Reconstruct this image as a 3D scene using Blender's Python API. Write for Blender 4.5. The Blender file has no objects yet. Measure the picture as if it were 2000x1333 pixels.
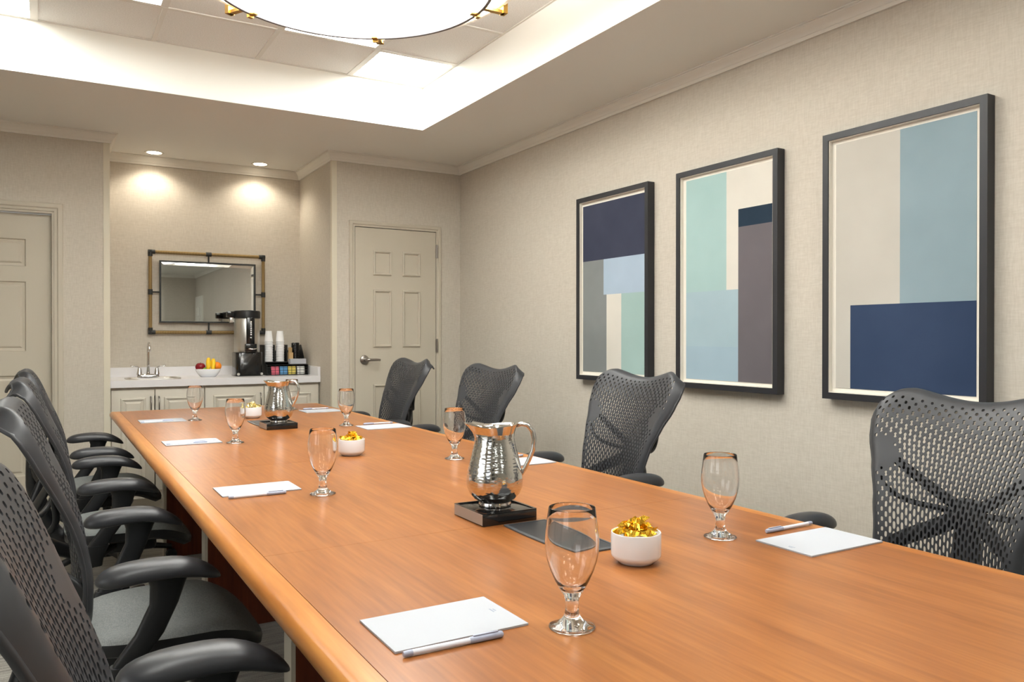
import bpy, bmesh, math, random
from mathutils import Vector, Matrix
random.seed(7)
S = bpy.context.scene
COL = S.collection
PI = math.pi
R = math.radians

# ------------------------------------------------------------------ camera, world, exposure
cam_d = bpy.data.cameras.new('camera')
cam_d.sensor_fit = 'HORIZONTAL'; cam_d.sensor_width = 36.0
cam_d.lens = 36.0 * 1541.65 / 2000.0
cam_d.clip_start = 0.05
cam = bpy.data.objects.new('camera', cam_d); COL.objects.link(cam)
cam.location = (0, 0, 1.2179)
cam.rotation_euler = (R(90 - 0.30), 0, R(-30.602))
S.camera = cam
w = bpy.data.worlds.new('world'); S.world = w; w.use_nodes = True
w.node_tree.nodes['Background'].inputs[0].default_value = (0.93, 0.97, 1.0, 1)
w.node_tree.nodes['Background'].inputs[1].default_value = 2.6     # overcast fill daylight through the added side windows
S.view_settings.view_transform = 'Standard'
S.view_settings.look = 'None'
S.view_settings.gamma = 1.0
S.view_settings.use_curve_mapping = False
S.view_settings.exposure = 0.14
TROFFER_E = 17.0      # emission of the lit ceiling panels
PENDANT_E = 8.0
DOWN_W = 17.0         # alcove downlight spot power
REAR_FILL_E = 7.0         # fill panels added over the unseen rear half of the room
S.cycles.max_bounces = 20
S.cycles.transmission_bounces = 20
S.cycles.transparent_max_bounces = 16
S.cycles.sample_clamp_indirect = 6.0

# ------------------------------------------------------------------ measures
XR, YD, YA, YL = 2.865, 5.66, 6.52, 5.92      # right wall, door wall, alcove back, left wall section
XA0, XA1 = 0.372, 1.815                        # alcove sides
XL, YF = -2.3, -5.6                            # left wall, wall behind the camera
ZC = 2.575                                     # soffit ceiling
TX0, TX1, TY0, TY1, TZ = -0.544, 2.137, 0.403, 4.765, 2.852   # tray
ZT = 0.76                                      # table top

# ------------------------------------------------------------------ materials
def lin(c):
    return tuple(((v/255)/12.92 if v/255 <= 0.04045 else ((v/255+0.055)/1.055)**2.4) for v in c)
MATS = {}
def mat(name, rgb, rough=0.5, metal=0.0, spec=0.5, coat=0.0, trans=0.0, ior=1.45, sheen=0.0):
    m = bpy.data.materials.new(name); m.use_nodes = True
    b = m.node_tree.nodes['Principled BSDF']
    b.inputs['Base Color'].default_value = (*lin(rgb), 1)
    b.inputs['Roughness'].default_value = rough
    b.inputs['Metallic'].default_value = metal
    b.inputs['Specular IOR Level'].default_value = spec
    b.inputs['Coat Weight'].default_value = coat
    b.inputs['Coat Roughness'].default_value = 0.08
    b.inputs['Transmission Weight'].default_value = trans
    b.inputs['IOR'].default_value = ior
    b.inputs['Sheen Weight'].default_value = sheen
    MATS[name] = m
    return m
def nd(m, t, **kw):
    n = m.node_tree.nodes.new(t)
    for k, v in kw.items(): setattr(n, k, v)
    return n
def lk(m, a, b): m.node_tree.links.new(a, b)
def bsdf(m): return m.node_tree.nodes['Principled BSDF']
def coords(m, scale=(1,1,1), rot=(0,0,0), kind='Object'):
    tc = nd(m, 'ShaderNodeTexCoord'); mp = nd(m, 'ShaderNodeMapping')
    mp.inputs['Scale'].default_value = scale; mp.inputs['Rotation'].default_value = rot
    lk(m, tc.outputs[kind], mp.inputs['Vector'])
    return mp.outputs['Vector']
def noise(m, vec, scale, detail=4, rough=0.55):
    n = nd(m, 'ShaderNodeTexNoise')
    n.inputs['Scale'].default_value = scale; n.inputs['Detail'].default_value = detail
    n.inputs['Roughness'].default_value = rough
    lk(m, vec, n.inputs['Vector'])
    return n.outputs['Fac']
def ramp(m, fac, stops):
    r = nd(m, 'ShaderNodeValToRGB')
    el = r.color_ramp.elements
    while len(el) < len(stops): el.new(0.5)
    for e, (p, c) in zip(el, stops): e.position = p; e.color = (*lin(c), 1)
    lk(m, fac, r.inputs['Fac'])
    return r.outputs['Color']
def bump(m, h, strength, dist=0.002):
    b = nd(m, 'ShaderNodeBump'); b.inputs['Strength'].default_value = strength; b.inputs['Distance'].default_value = dist
    lk(m, h, b.inputs['Height']); lk(m, b.outputs['Normal'], bsdf(m).inputs['Normal'])
def math2(m, op, a, b):
    n = nd(m, 'ShaderNodeMath', operation=op)
    for i, v in enumerate((a, b)):
        if isinstance(v, (int, float)): n.inputs[i].default_value = v
        else: lk(m, v, n.inputs[i])
    return n.outputs[0]

# linen wallpaper: fine horizontal and vertical threads
def wallpaper(name, c0, c1):
    m = mat(name, c0, 0.85, spec=0.2)
    a = noise(m, coords(m, (190, 190, 22)), 1.0, 2)
    b = noise(m, coords(m, (26, 26, 200)), 1.0, 2)
    c = noise(m, coords(m), 1.3, 2)
    s = math2(m, 'ADD', math2(m, 'ADD', math2(m, 'MULTIPLY', a, 0.42), math2(m, 'MULTIPLY', b, 0.42)), math2(m, 'MULTIPLY', c, 0.16))
    lk(m, ramp(m, s, [(0.34, c0), (0.66, c1)]), bsdf(m).inputs['Base Color'])
    bump(m, s, 0.12, 0.001)
    return m
wallpaper('wallpaper', (190, 182, 169), (206, 199, 187))
m = mat('ceiling_paint', (233, 233, 228), 0.8, spec=0.2); bump(m, noise(m, coords(m), 90, 3), 0.05)
m = mat('crown_paint', (228, 226, 218), 0.45, spec=0.4)
m = mat('tray_paint', (243, 241, 235), 0.75, spec=0.2)
m = mat('door_paint', (192, 184, 168), 0.42, spec=0.4)
m = mat('bead_paint', (214, 207, 188), 0.5)
m = mat('cabinet_paint', (205, 198, 184), 0.45)
m = mat('tile_mineral', (214, 211, 205), 0.9, spec=0.1)
v = noise(m, coords(m), 160, 4, 0.8)
lk(m, ramp(m, v, [(0.35, (222, 221, 217)), (0.6, (240, 239, 236))]), bsdf(m).inputs['Base Color']); bump(m, v, 0.2, 0.001)
mat('tbar_white', (222, 219, 212), 0.5)
m = mat('carpet', (120, 116, 108), 0.95, spec=0.1, sheen=0.3)
v = math2(m, 'ADD', math2(m, 'MULTIPLY', noise(m, coords(m, (3, 60, 1)), 1.0, 4), 0.6), math2(m, 'MULTIPLY', noise(m, coords(m), 220, 3), 0.4))
lk(m, ramp(m, v, [(0.35, (108, 105, 99)), (0.5, (156, 153, 145)), (0.68, (194, 191, 183))]), bsdf(m).inputs['Base Color']); bump(m, v, 0.6, 0.004)

def wood(name, dark, mid, light, axis='Y', rough=0.2, coat=0.5, fine=1.0):
    m = mat(name, mid, rough, coat=coat)
    sc = {'Y': (1, 0.06, 1), 'X': (0.06, 1, 1), 'Z': (1, 1, 0.06)}[axis]
    vec = coords(m, sc)
    g1 = noise(m, vec, 62 * fine, 2, 0.5)
    g2 = noise(m, vec, 15 * fine, 3, 0.5)
    g3 = noise(m, coords(m, tuple(k if k == 1 else 0.4 for k in sc)), 3.0, 2)
    s = math2(m, 'ADD', math2(m, 'ADD', math2(m, 'MULTIPLY', g1, 0.36), math2(m, 'MULTIPLY', g2, 0.40)), math2(m, 'MULTIPLY', g3, 0.24))
    lk(m, ramp(m, s, [(0.33, dark), (0.5, mid), (0.66, light)]), bsdf(m).inputs['Base Color'])
    return m
wood('table_veneer', (132, 78, 37), (154, 95, 47), (172, 112, 59), 'Y', 0.277, 0.0, 1.7)
wood('table_band', (160, 95, 38), (184, 118, 52), (202, 140, 72), 'Y', 0.28, 0.0, 1.4)
wood('table_band_end', (160, 95, 38), (184, 118, 52), (202, 140, 72), 'X', 0.28, 0.0, 1.4)
wood('mahogany', (74, 28, 14), (98, 42, 22), (112, 52, 30), 'Z', 0.35, 0.1)
mat('rim_grey', (120, 118, 120), 0.5)
mat('leg_edge', (196, 188, 172), 0.45)
mat('black_plastic', (28, 29, 31), 0.42, spec=0.45)
m = mat('shell_plastic', (58, 59, 62), 0.4, spec=0.45); bump(m, noise(m, coords(m), 700, 2), 0.05, 0.0005)
m = mat('arm_urethane', (50, 51, 54), 0.36, spec=0.5); bump(m, noise(m, coords(m), 900, 2), 0.06, 0.0005)
m = mat('seat_mesh', (104, 106, 106), 0.8, spec=0.25)
v = math2(m, 'MULTIPLY', noise(m, coords(m, (900, 90, 90)), 1.0, 1), noise(m, coords(m, (90, 900, 90)), 1.0, 1))
lk(m, ramp(m, v, [(0.1, (92, 95, 94)), (0.42, (122, 125, 123))]), bsdf(m).inputs['Base Color']); bump(m, v, 0.3, 0.001)
mat('frame_black', (40, 41, 45), 0.45)
m = mat('window_pane', (255, 255, 255), 0.0)
mx = nd(m, 'ShaderNodeMixShader'); tr = nd(m, 'ShaderNodeBsdfTransparent'); fz = nd(m, 'ShaderNodeFresnel'); gs = nd(m, 'ShaderNodeBsdfGlossy')
gs.inputs['Roughness'].default_value = 0.0
lk(m, fz.outputs[0], mx.inputs[0]); lk(m, tr.outputs[0], mx.inputs[1]); lk(m, gs.outputs[0], mx.inputs[2]); lk(m, mx.outputs[0], m.node_tree.nodes['Material Output'].inputs['Surface'])
mat('liner_white', (232, 227, 216), 0.8, spec=0.2)
mat('glass', (255, 255, 255), 0.0, trans=1.0, ior=1.5)
bsdf(MATS['glass']).inputs['Specular IOR Level'].default_value = 0.5
m = mat('hammered_steel', (214, 213, 210), 0.10, metal=1.0)
vo = nd(m, 'ShaderNodeTexVoronoi'); vo.inputs['Scale'].default_value = 1.0
lk(m, coords(m, (60, 60, 165)), vo.inputs['Vector']); bump(m, vo.outputs['Distance'], 0.28, 0.0016)
mat('polished_steel', (222, 221, 218), 0.07, metal=1.0)
mat('chrome', (225, 225, 226), 0.08, metal=1.0)
m = mat('brushed_steel', (205, 203, 198), 0.38, metal=1.0)
mat('brushed_nickel', (158, 152, 146), 0.3, metal=1.0)
mat('brass', (196, 152, 78), 0.32, metal=1.0)
mat('white_ceramic', (238, 240, 243), 0.18, coat=0.3)
mat('white_plastic', (236, 238, 240), 0.35)
mat('paper', (182, 185, 191), 0.85, spec=0.1)
mat('ink_grey', (150, 158, 176), 0.8)
mat('pen_white', (226, 229, 238), 0.3)
mat('pen_grey', (168, 174, 194), 0.35)
mat('tray_black', (20, 20, 21), 0.12, coat=0.4)
mat('tray_edge', (158, 146, 136), 0.35)
mat('cover_black', (46, 47, 50), 0.4)
mat('cover_rim', (76, 80, 84), 0.35)
m = mat('gold_foil', (232, 186, 62), 0.24, metal=1.0); bump(m, noise(m, coords(m), 240, 3), 0.5, 0.002)
m = mat('pale_gold_foil', (238, 222, 160), 0.28, metal=1.0); bump(m, noise(m, coords(m), 240, 3), 0.5, 0.002)
mat('counter_white', (232, 231, 233), 0.3, coat=0.2)
mat('mirror', (232, 233, 230), 0.015, metal=1.0)
m = mat('rope', (150, 126, 84), 0.85, spec=0.1)
wv = nd(m, 'ShaderNodeTexWave'); wv.inputs['Scale'].default_value = 70; wv.inputs['Distortion'].default_value = 1.0
lk(m, coords(m), wv.inputs['Vector'])
lk(m, ramp(m, wv.outputs['Fac'], [(0.2, (108, 86, 52)), (0.8, (172, 148, 104))]), bsdf(m).inputs['Base Color']); bump(m, wv.outputs['Fac'], 0.5, 0.002)
mat('iron_black', (36, 38, 38), 0.5)
mat('gloss_black', (18, 18, 19), 0.15, coat=0.3)
mat('kraft', (196, 164, 116), 0.8)
mat('packet_pink', (226, 106, 128), 0.5); mat('packet_blue', (98, 158, 208), 0.5)
mat('packet_yellow', (226, 206, 104), 0.5); mat('packet_white', (232, 232, 228), 0.5)
mat('apple_red', (128, 20, 30), 0.25); mat('apple_green', (128, 168, 60), 0.3)
mat('banana', (238, 196, 38), 0.45); mat('banana_tip', (92, 74, 36), 0.6); m = mat('orange_peel', (244, 136, 22), 0.4)
bump(m, noise(m, coords(m), 300, 2), 0.2, 0.001)
mat('stem_brown', (84, 62, 40), 0.7)
ART = dict(navy=(62, 66, 84), grey=(134, 138, 138), sky=(172, 190, 208), cream=(222, 217, 207), teal=(164, 190, 186),
           aqua=(166, 194, 192), aqua2=(166, 188, 196), mist=(162, 184, 196), ink=(36, 52, 68), taupe=(106, 101, 105),
           bone=(198, 194, 185), slate=(144, 164, 172), royal=(52, 68, 96))
for k, c in ART.items():
    c = tuple(int(q*.95) for q in c)
    m = mat('art_' + k, c, 0.75, spec=0.15)
    n = noise(m, coords(m), 2.2, 3)
    lk(m, ramp(m, n, [(0.3, tuple(max(0, q-6) for q in c)), (0.7, tuple(min(255, q+5) for q in c))]), bsdf(m).inputs['Base Color'])
def emit(name, rgb, strength):
    m = mat(name, rgb, 0.6)
    bsdf(m).inputs['Emission Color'].default_value = (*lin(rgb), 1)
    bsdf(m).inputs['Emission Strength'].default_value = strength
    return m
emit('troffer_glow', (250, 252, 247), TROFFER_E)
emit('rear_fill_glow', (250, 252, 247), REAR_FILL_E)
emit('pendant_glow', (252, 252, 248), PENDANT_E)
emit('drum_glow', (252, 252, 248), PENDANT_E * 2.2)
emit('downlight_glow', (255, 240, 214), 14.0)

# ------------------------------------------------------------------ mesh helpers
def link(me, name, material=None, parent=None, smooth=False, loc=(0,0,0), rot=(0,0,0)):
    if material is not None and not me.materials:
        for k in (material if isinstance(material, (list, tuple)) else [material]): me.materials.append(MATS[k])
    if smooth is True:
        for p in me.polygons: p.use_smooth = True
    elif smooth:
        for p in me.polygons: p.use_smooth = True
        me.set_sharp_from_angle(angle=R(smooth))
    o = bpy.data.objects.new(name, me); COL.objects.link(o)
    o.location = loc; o.rotation_euler = rot
    if parent is not None: o.parent = parent
    return o
def pydata(verts, faces):
    me = bpy.data.meshes.new('mesh'); me.from_pydata([tuple(v) for v in verts], [], faces); me.validate(); me.update()
    return me
class MB:
    """collects verts and faces of one part"""
    def __init__(s): s.v = []; s.f = []; s.mi = []
    def add(s, verts, faces, mi=0):
        b = len(s.v); s.v += [tuple(q) for q in verts]; s.f += [tuple(b+i for i in f) for f in faces]; s.mi += [mi]*len(faces); return s
    def box(s, x0, x1, y0, y1, z0, z1, mi=0):
        v = [(x0,y0,z0),(x1,y0,z0),(x1,y1,z0),(x0,y1,z0),(x0,y0,z1),(x1,y0,z1),(x1,y1,z1),(x0,y1,z1)]
        return s.add(v, [(0,3,2,1),(4,5,6,7),(0,1,5,4),(1,2,6,5),(2,3,7,6),(3,0,4,7)], mi)
    def loft(s, rings, closed=False, caps=True, mi=0):
        n = len(rings[0]); v = [p for r in rings for p in r]; f = []
        m_ = len(rings); last = m_ if closed else m_-1
        for i in range(last):
            a = i*n; b = ((i+1) % m_)*n
            for j in range(n):
                k = (j+1) % n; f.append((a+j, a+k, b+k, b+j))
        if caps and not closed:
            f.append(tuple(range(n))[::-1]); f.append(tuple((m_-1)*n + j for j in range(n)))
        return s.add(v, f, mi)
    def lathe(s, prof, n=32, c=(0,0,0), mi=0, axis='Z', caps=False):
        rings = []
        for r, z in prof:
            ring = []
            for j in range(n):
                a = 2*PI*j/n
                q = (r*math.cos(a), r*math.sin(a), z)
                if axis == 'X': q = (z, q[0], q[1])
                elif axis == 'Y': q = (q[0], -z, q[1]) if False else (q[1], z, q[0])
                ring.append((q[0]+c[0], q[1]+c[1], q[2]+c[2]))
            rings.append(ring)
        return s.loft(rings, False, caps, mi)
    def tube(s, pts, rad, n=10, closed=False, flat=1.0, caps=True, mi=0, up=(0,0,1)):
        pts = [Vector(p) for p in pts]; m_ = len(pts); rings = []; prev = None
        for i, p in enumerate(pts):
            if closed: t = (pts[(i+1) % m_] - pts[i-1]).normalized()
            else: t = (pts[min(i+1, m_-1)] - pts[max(i-1, 0)]).normalized()
            if prev is None:
                u = Vector(up); u = (u - t*u.dot(t))
                if u.length < 1e-3: u = Vector((1,0,0)) - t*t.x
                u.normalize()
            else:
                u = prev - t*prev.dot(t); u.normalize()
            prev = u; b = t.cross(u)
            r = rad[i] if isinstance(rad, (list, tuple)) else rad
            rings.append([tuple(p + u*(r*math.cos(2*PI*j/n)) + b*(r*flat*math.sin(2*PI*j/n))) for j in range(n)])
        return s.loft(rings, closed, caps, mi)
    def ctube(s, pts, rad, sub=5, **kw):
        pts = [Vector(p) for p in pts]; n = len(pts); P = []; Q = []
        for i in range(n-1):
            p0, p1, p2, p3 = pts[max(i-1, 0)], pts[i], pts[i+1], pts[min(i+2, n-1)]
            for k in range(sub + (1 if i == n-2 else 0)):
                t = k/sub
                P.append(.5*((2*p1) + (p2-p0)*t + (2*p0-5*p1+4*p2-p3)*t*t + (3*p1-p0-3*p2+p3)*t**3))
                Q.append(rad[i] + (rad[i+1]-rad[i])*t if isinstance(rad, (list, tuple)) else rad)
        return s.tube(P, Q, **kw)
    def mesh(s, fix=True):
        me = pydata(s.v, s.f)
        if len(me.polygons) == len(s.mi):
            for p, k in zip(me.polygons, s.mi): p.material_index = k
        if fix:
            bm = bmesh.new(); bm.from_mesh(me); bmesh.ops.recalc_face_normals(bm, faces=bm.faces); bm.to_mesh(me); bm.free()
        return me
    def build(s, name, material, parent=None, smooth=False, bevel=0, seg=2, **kw):
        me = s.mesh()
        if bevel:
            bm = bmesh.new(); bm.from_mesh(me)
            bmesh.ops.remove_doubles(bm, verts=bm.verts, dist=1e-6)
            es = [e for e in bm.edges if len(e.link_faces) == 2 and e.calc_face_angle(0) > R(40)]
            bmesh.ops.bevel(bm, geom=es, offset=bevel, segments=seg, profile=0.5, affect='EDGES', clamp_overlap=True)
            bm.to_mesh(me); bm.free()
            if not smooth: smooth = 35
        return link(me, name, material, parent, smooth, **kw)
def box(name, x0, x1, y0, y1, z0, z1, material, parent=None, bevel=0, **kw):
    return MB().box(x0, x1, y0, y1, z0, z1).build(name, material, parent, bevel=bevel, **kw)
def thing(name, label, cat, loc=(0,0,0), rz=0, group=None):
    o = bpy.data.objects.new(name, None); COL.objects.link(o); o.empty_display_size = 0.1
    o.location = loc; o.rotation_euler = (0, 0, rz)
    return tag(o, label, cat, group)
def tag(o, label, cat, group=None):
    o['label'] = label; o['category'] = cat
    if group: o['group'] = group
    return o
def struct(o, label=None):
    o['kind'] = 'structure'
    if label: o['label'] = label
    return o
def copy_tree(o, parent=None):
    c = o.copy(); COL.objects.link(c); c.parent = parent
    for ch in list(o.children): copy_tree(ch, c)
    return c
def sring(cx, cy, cz, hx, hy, n=24, p=2.0, axes='XY', rot=0.0):
    """superellipse ring"""
    out = []
    for j in range(n):
        a = 2*PI*j/n; c, s_ = math.cos(a), math.sin(a)
        x = hx*math.copysign(abs(c)**(2/p), c); y = hy*math.copysign(abs(s_)**(2/p), s_)
        if axes == 'XY': q = (cx+x, cy+y, cz)
        elif axes == 'XZ': q = (cx+x, cy, cz+y)
        else: q = (cx, cy+x, cz+y)
        out.append(q)
    return out

# ------------------------------------------------------------------ room shell
struct(box('floor', XL-.1, XR+.1, YF-.1, YA+.1, -.06, 0, 'carpet'), 'grey streaked carpet floor')
struct(box('wall_right', XR, XR+.12, YF, YA+.1, 0, 3.0, 'wallpaper'), 'long beige linen wallpaper wall carrying the three pictures')
WZ0, WZ1 = .85, 2.15
FILL_WINS = [(-3.9, -2.2), (-1.5, .2), (.9, 2.6)]  # openings added in the unseen side wall to brighten the pictures wall
mb = MB().box(XL-.12, XL, YF, YL, 0, WZ0).box(XL-.12, XL, YF, YL, WZ1, 3.0)
edges = [YF] + [q for wn in FILL_WINS for q in wn] + [YL]
for a, b in zip(edges[::2], edges[1::2]): mb.box(XL-.12, XL, a, b, WZ0, WZ1)
struct(mb.build('wall_left', 'wallpaper'), 'beige linen wallpaper side wall with added fill windows')
for k, (a, b) in enumerate(FILL_WINS):
    wn = bpy.data.objects.new('window_%d' % (k+1), None); COL.objects.link(wn); struct(wn, 'added white framed fill-light opening in the unseen side wall')
    MB().box(XL-.09, XL-.04, a, a+.05, WZ0, WZ1).box(XL-.09, XL-.04, b-.05, b, WZ0, WZ1).box(XL-.09, XL-.04, a+.05, b-.05, WZ0, WZ0+.05).box(XL-.09, XL-.04, a+.05, b-.05, WZ1-.05, WZ1)\
        .box(XL-.085, XL-.045, (a+b)/2-.02, (a+b)/2+.02, WZ0+.05, WZ1-.05).build('frame', 'crown_paint', wn)
    for c, d in ((a+.05, (a+b)/2-.02), ((a+b)/2+.02, b-.05)): box('pane', XL-.068, XL-.062, c, d, WZ0+.05, WZ1-.05, 'window_pane', wn)
    box('sill', XL-.04, XL+.05, a-.03, b+.03, WZ0-.03, WZ0-.001, 'crown_paint', wn)
    pl_ = bpy.data.lights.new('portal', 'AREA'); pl_.shape = 'RECTANGLE'; pl_.size = b-a; pl_.size_y = WZ1-WZ0; pl_.cycles.is_portal = True
    po = bpy.data.objects.new('portal', pl_); COL.objects.link(po); po.location = (XL-.11, (a+b)/2, (WZ0+WZ1)/2); po.rotation_euler = (R(90), 0, R(-90)); po.parent = wn
struct(box('wall_front', XL, XR, YF-.12, YF, 0, 3.0, 'wallpaper'), 'beige linen wallpaper wall at the far end of the room')
struct(box('wall_alcove_back', XA0, XA1, YA, YA+.1, 0, 3.0, 'wallpaper'), 'beige wallpaper wall behind the sink counter')
# wall with the recessed left door (opening DX0..DX1)
DX0, DX1, DZ = -0.771, 0.051, 2.031
mb = MB().box(XL, DX0, YL, YL+.7, 0, 3.0).box(DX0, DX1, YL, YL+.7, DZ, 3.0).box(DX1, XA0, YL, YL+.7, 0, 3.0)
struct(mb.build('wall_back_left', 'wallpaper'), 'beige wallpaper wall with a recessed door left of the alcove')
# wall block with the second door
EX0, EX1, EZ = 1.984, 2.65, 2.043
mb = MB().box(XA1, EX0, YD, YA+.1, 0, 3.0).box(EX0, EX1, YD, YA+.1, EZ, 3.0).box(EX1, XR, YD, YA+.1, 0, 3.0).box(EX0, EX1, YD+.08, YA+.1, 0, EZ)
struct(mb.build('wall_back_right', 'wallpaper'), 'beige wallpaper wall with a door beside the alcove')

# soffit ceiling with the tray opening
ceil = struct(MB().box(XL, TX0, YF, YA, ZC, ZC+.004).box(TX1, XR, YF, YA, ZC, ZC+.004)
              .box(TX0, TX1, TY1, YA, ZC, ZC+.004).box(TX0, TX1, YF, TY0, ZC, ZC+.004).build('ceiling', 'ceiling_paint'),
              'painted ceiling with a recessed tray over the table')
t_ = 0.05
MB().box(TX0-t_, TX0, TY0-t_, TY1+t_, ZC+.004, TZ+.05).box(TX1, TX1+t_, TY0-t_, TY1+t_, ZC+.004, TZ+.05)\
    .box(TX0, TX1, TY1, TY1+t_, ZC+.004, TZ+.05).box(TX0, TX1, TY0-t_, TY0, ZC+.004, TZ+.05).build('tray_side', 'tray_paint', ceil)
box('tray_lid', TX0-t_, TX1+t_, TY0-t_, TY1+t_, TZ+.05, TZ+.08, 'tray_paint', ceil)
xs = [TX1, 1.632, 1.075, .518, -.039, TX0]
ys = [TY1, 4.255]
while ys[-1] - .557 > TY0 + .3: ys.append(ys[-1] - .557)
ys[-1:] = [ys[-1]] if abs(ys[-1]-TY0) > .3 else []
ys.append(TY0)
LIT = {(0,0), (0,4), (1,1), (1,3)}
nr = len(ys)-1
LIT |= {(nr-1-a, b) for a, b in LIT}
tile_me = {}
def tile_mesh(w_, d_):
    k = (round(w_,3), round(d_,3))
    if k not in tile_me:
        mb = MB().box(-w_/2, w_/2, -d_/2, d_/2, 0, .012)
        tile_me[k] = mb.mesh(); tile_me[k].materials.append(MATS['tile_mineral'])
    return tile_me[k]
lens_me = {}
for i in range(nr):
    for j in range(5):
        x1, x0, y1, y0 = xs[j], xs[j+1], ys[i], ys[i+1]
        cx, cy, w_, d_ = (x0+x1)/2, (y0+y1)/2, x1-x0-.024, y1-y0-.024
        if (i, j) not in LIT:
            o = link(tile_mesh(w_, d_), 'ceiling_tile', None, ceil, loc=(cx, cy, TZ+.003))
            continue
        where = {(0,0): 'square lit ceiling panel in the tray corner above the pictures wall',
                 (0,4): 'square lit ceiling panel in the tray corner away from the pictures',
                 (1,1): 'square lit ceiling panel half hidden above the round pendant',
                 (1,3): 'square lit ceiling panel beyond the pendant, one row in from the tray side'}.get((i, j), 'square lit ceiling panel at the rear end of the tray')
        t = thing('ceiling_light', where, 'ceiling light', (cx, cy, TZ), 0, 'lit panels in the ceiling tray')
        MB().box(-w_/2, w_/2, -d_/2, -d_/2+.012, -.002, .014).box(-w_/2, w_/2, d_/2-.012, d_/2, -.002, .014)\
            .box(-w_/2, -w_/2+.012, -d_/2+.012, d_/2-.012, -.002, .014).box(w_/2-.012, w_/2, -d_/2+.012, d_/2-.012, -.002, .014).build('frame', 'tbar_white', t)
        box('lens', -w_/2+.012, w_/2-.012, -d_/2+.012, d_/2-.012, .006, .012, 'troffer_glow', t)
        for q in range(3):
            y_ = -d_/2 + d_*(q+1)/4
            box('louver', -w_/2+.012, w_/2-.012, y_-.0025, y_+.0025, -.001, .006, 'tbar_white', t)
mb = MB()
for x in xs: mb.box(x-.012, x+.012, TY0, TY1, TZ-.002, TZ+.016)
MB.build(mb, 'ceiling_grid_runner', 'tbar_white', ceil)
mb = MB()
for y in ys: mb.box(TX0, TX1, y-.012, y+.012, TZ-.0025, TZ+.0155)
mb.build('ceiling_grid_cross', 'tbar_white', ceil)

# crown moulding
def sweep(path, prof, material, name, parent=None, closed=False):
    """prof: (out, z) pairs; out is to the right of the path"""
    n = len(path); rings = []
    for i, p in enumerate(path):
        p = Vector(p)
        def nrm(a, b):
            d = (Vector(b)-Vector(a)).normalized(); return Vector((d.y, -d.x))
        ns = []
        if i > 0 or closed: ns.append(nrm(path[i-1], path[i]))
        if i < n-1 or closed: ns.append(nrm(path[i], path[(i+1) % n]))
        if len(ns) == 2:
            b = (ns[0]+ns[1]); mtr = b / (1 + ns[0].dot(ns[1]))
        else: mtr = ns[0]
        rings.append([(p.x+mtr.x*o, p.y+mtr.y*o, z) for o, z in prof])
    mb = MB().loft(rings, closed, not closed)
    return mb.build(name, material, parent, smooth=30)
crown = [(0, 2.512), (.012, 2.512), (.014, 2.520), (.016, 2.526), (.019, 2.528), (.022, 2.538), (.028, 2.548), (.036, 2.556), (.038, 2.560), (.041, 2.562), (.042, 2.568), (.050, 2.570), (.050, ZC+.002), (0, ZC+.002)]
wl = [(XL, YF), (XL, YL), (XA0, YL), (XA0, YA), (XA1, YA), (XA1, YD), (XR, YD), (XR, YF)]
struct(sweep(wl, crown, 'crown_paint', 'trim_1', closed=True), 'stepped pale crown moulding under the ceiling')
base_prof = [(0, 0), (.012, 0), (.012, .085), (.008, .095), (0, .1)]
struct(sweep([(XL, YF), (XL, YL), (DX0-.06, YL)], base_prof, 'door_paint', 'baseboard_left'))
struct(sweep([(XR, YD), (XR, YF), (XL, YF)], base_prof, 'door_paint', 'baseboard_right'))
# corner beads
struct(MB().box(XA0-.036, XA0+.003, YL-.004, YL, 0.0, 2.512).box(XA0, XA0+.003, YL, YL+.02, 0.95, 2.512).build('trim_2', 'bead_paint'), 'pale corner strip on the wall edge left of the alcove')
struct(MB().box(XA1-.003, XA1+.034, YD-.004, YD, 0, 2.512).box(XA1-.004, XA1, YD, YD+.03, 0, 2.512).build('trim_3', 'bead_paint'), 'pale corner strip on the wall edge right of the alcove')

# ------------------------------------------------------------------ doors
def casing(parent, x0, x1, z1, y, wd=.045, th=.016):
    pr = [(0, y), (0, y-th*.55), (wd*.3, y-th*.6), (wd*.45, y-th), (wd*.9, y-th), (wd, y-th*.7), (wd, y)]
    def ring(px, pz, sx, corner=False):
        return [(px + sx*o, yy, pz + (o if corner else 0)) for o, yy in pr]
    rings = [ring(x0, 0, -1), ring(x0, z1, -1, True), ring(x1, z1, 1, True), ring(x1, 0, 1)]
    MB().loft(rings).build('casing', 'door_paint', parent, smooth=30)
def raised_panel(parent, x0, x1, z0, z1, y, style):
    """moulded frame proud of the leaf (style applied) or sunk field (style sunk)"""
    if style == 'applied':
        pr = [(0, 0), (.003, -.010), (.010, -.013), (.016, -.009), (.020, 0)]
    else:
        pr = [(0, -.001), (.006, .009), (.020, .011), (.030, .004), (.034, .003)]
    rings = []
    for o, d in pr:
        rings.append([(x0+o, y+d, z0+o), (x1-o, y+d, z0+o), (x1-o, y+d, z1-o), (x0+o, y+d, z1-o)])
    mb = MB().loft(rings, caps=False)
    n = len(mb.v)
    if style != 'applied': mb.f.append((n-4, n-3, n-2, n-1)); mb.mi.append(0)
    mb.build('door_panel', 'door_paint', parent)
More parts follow.
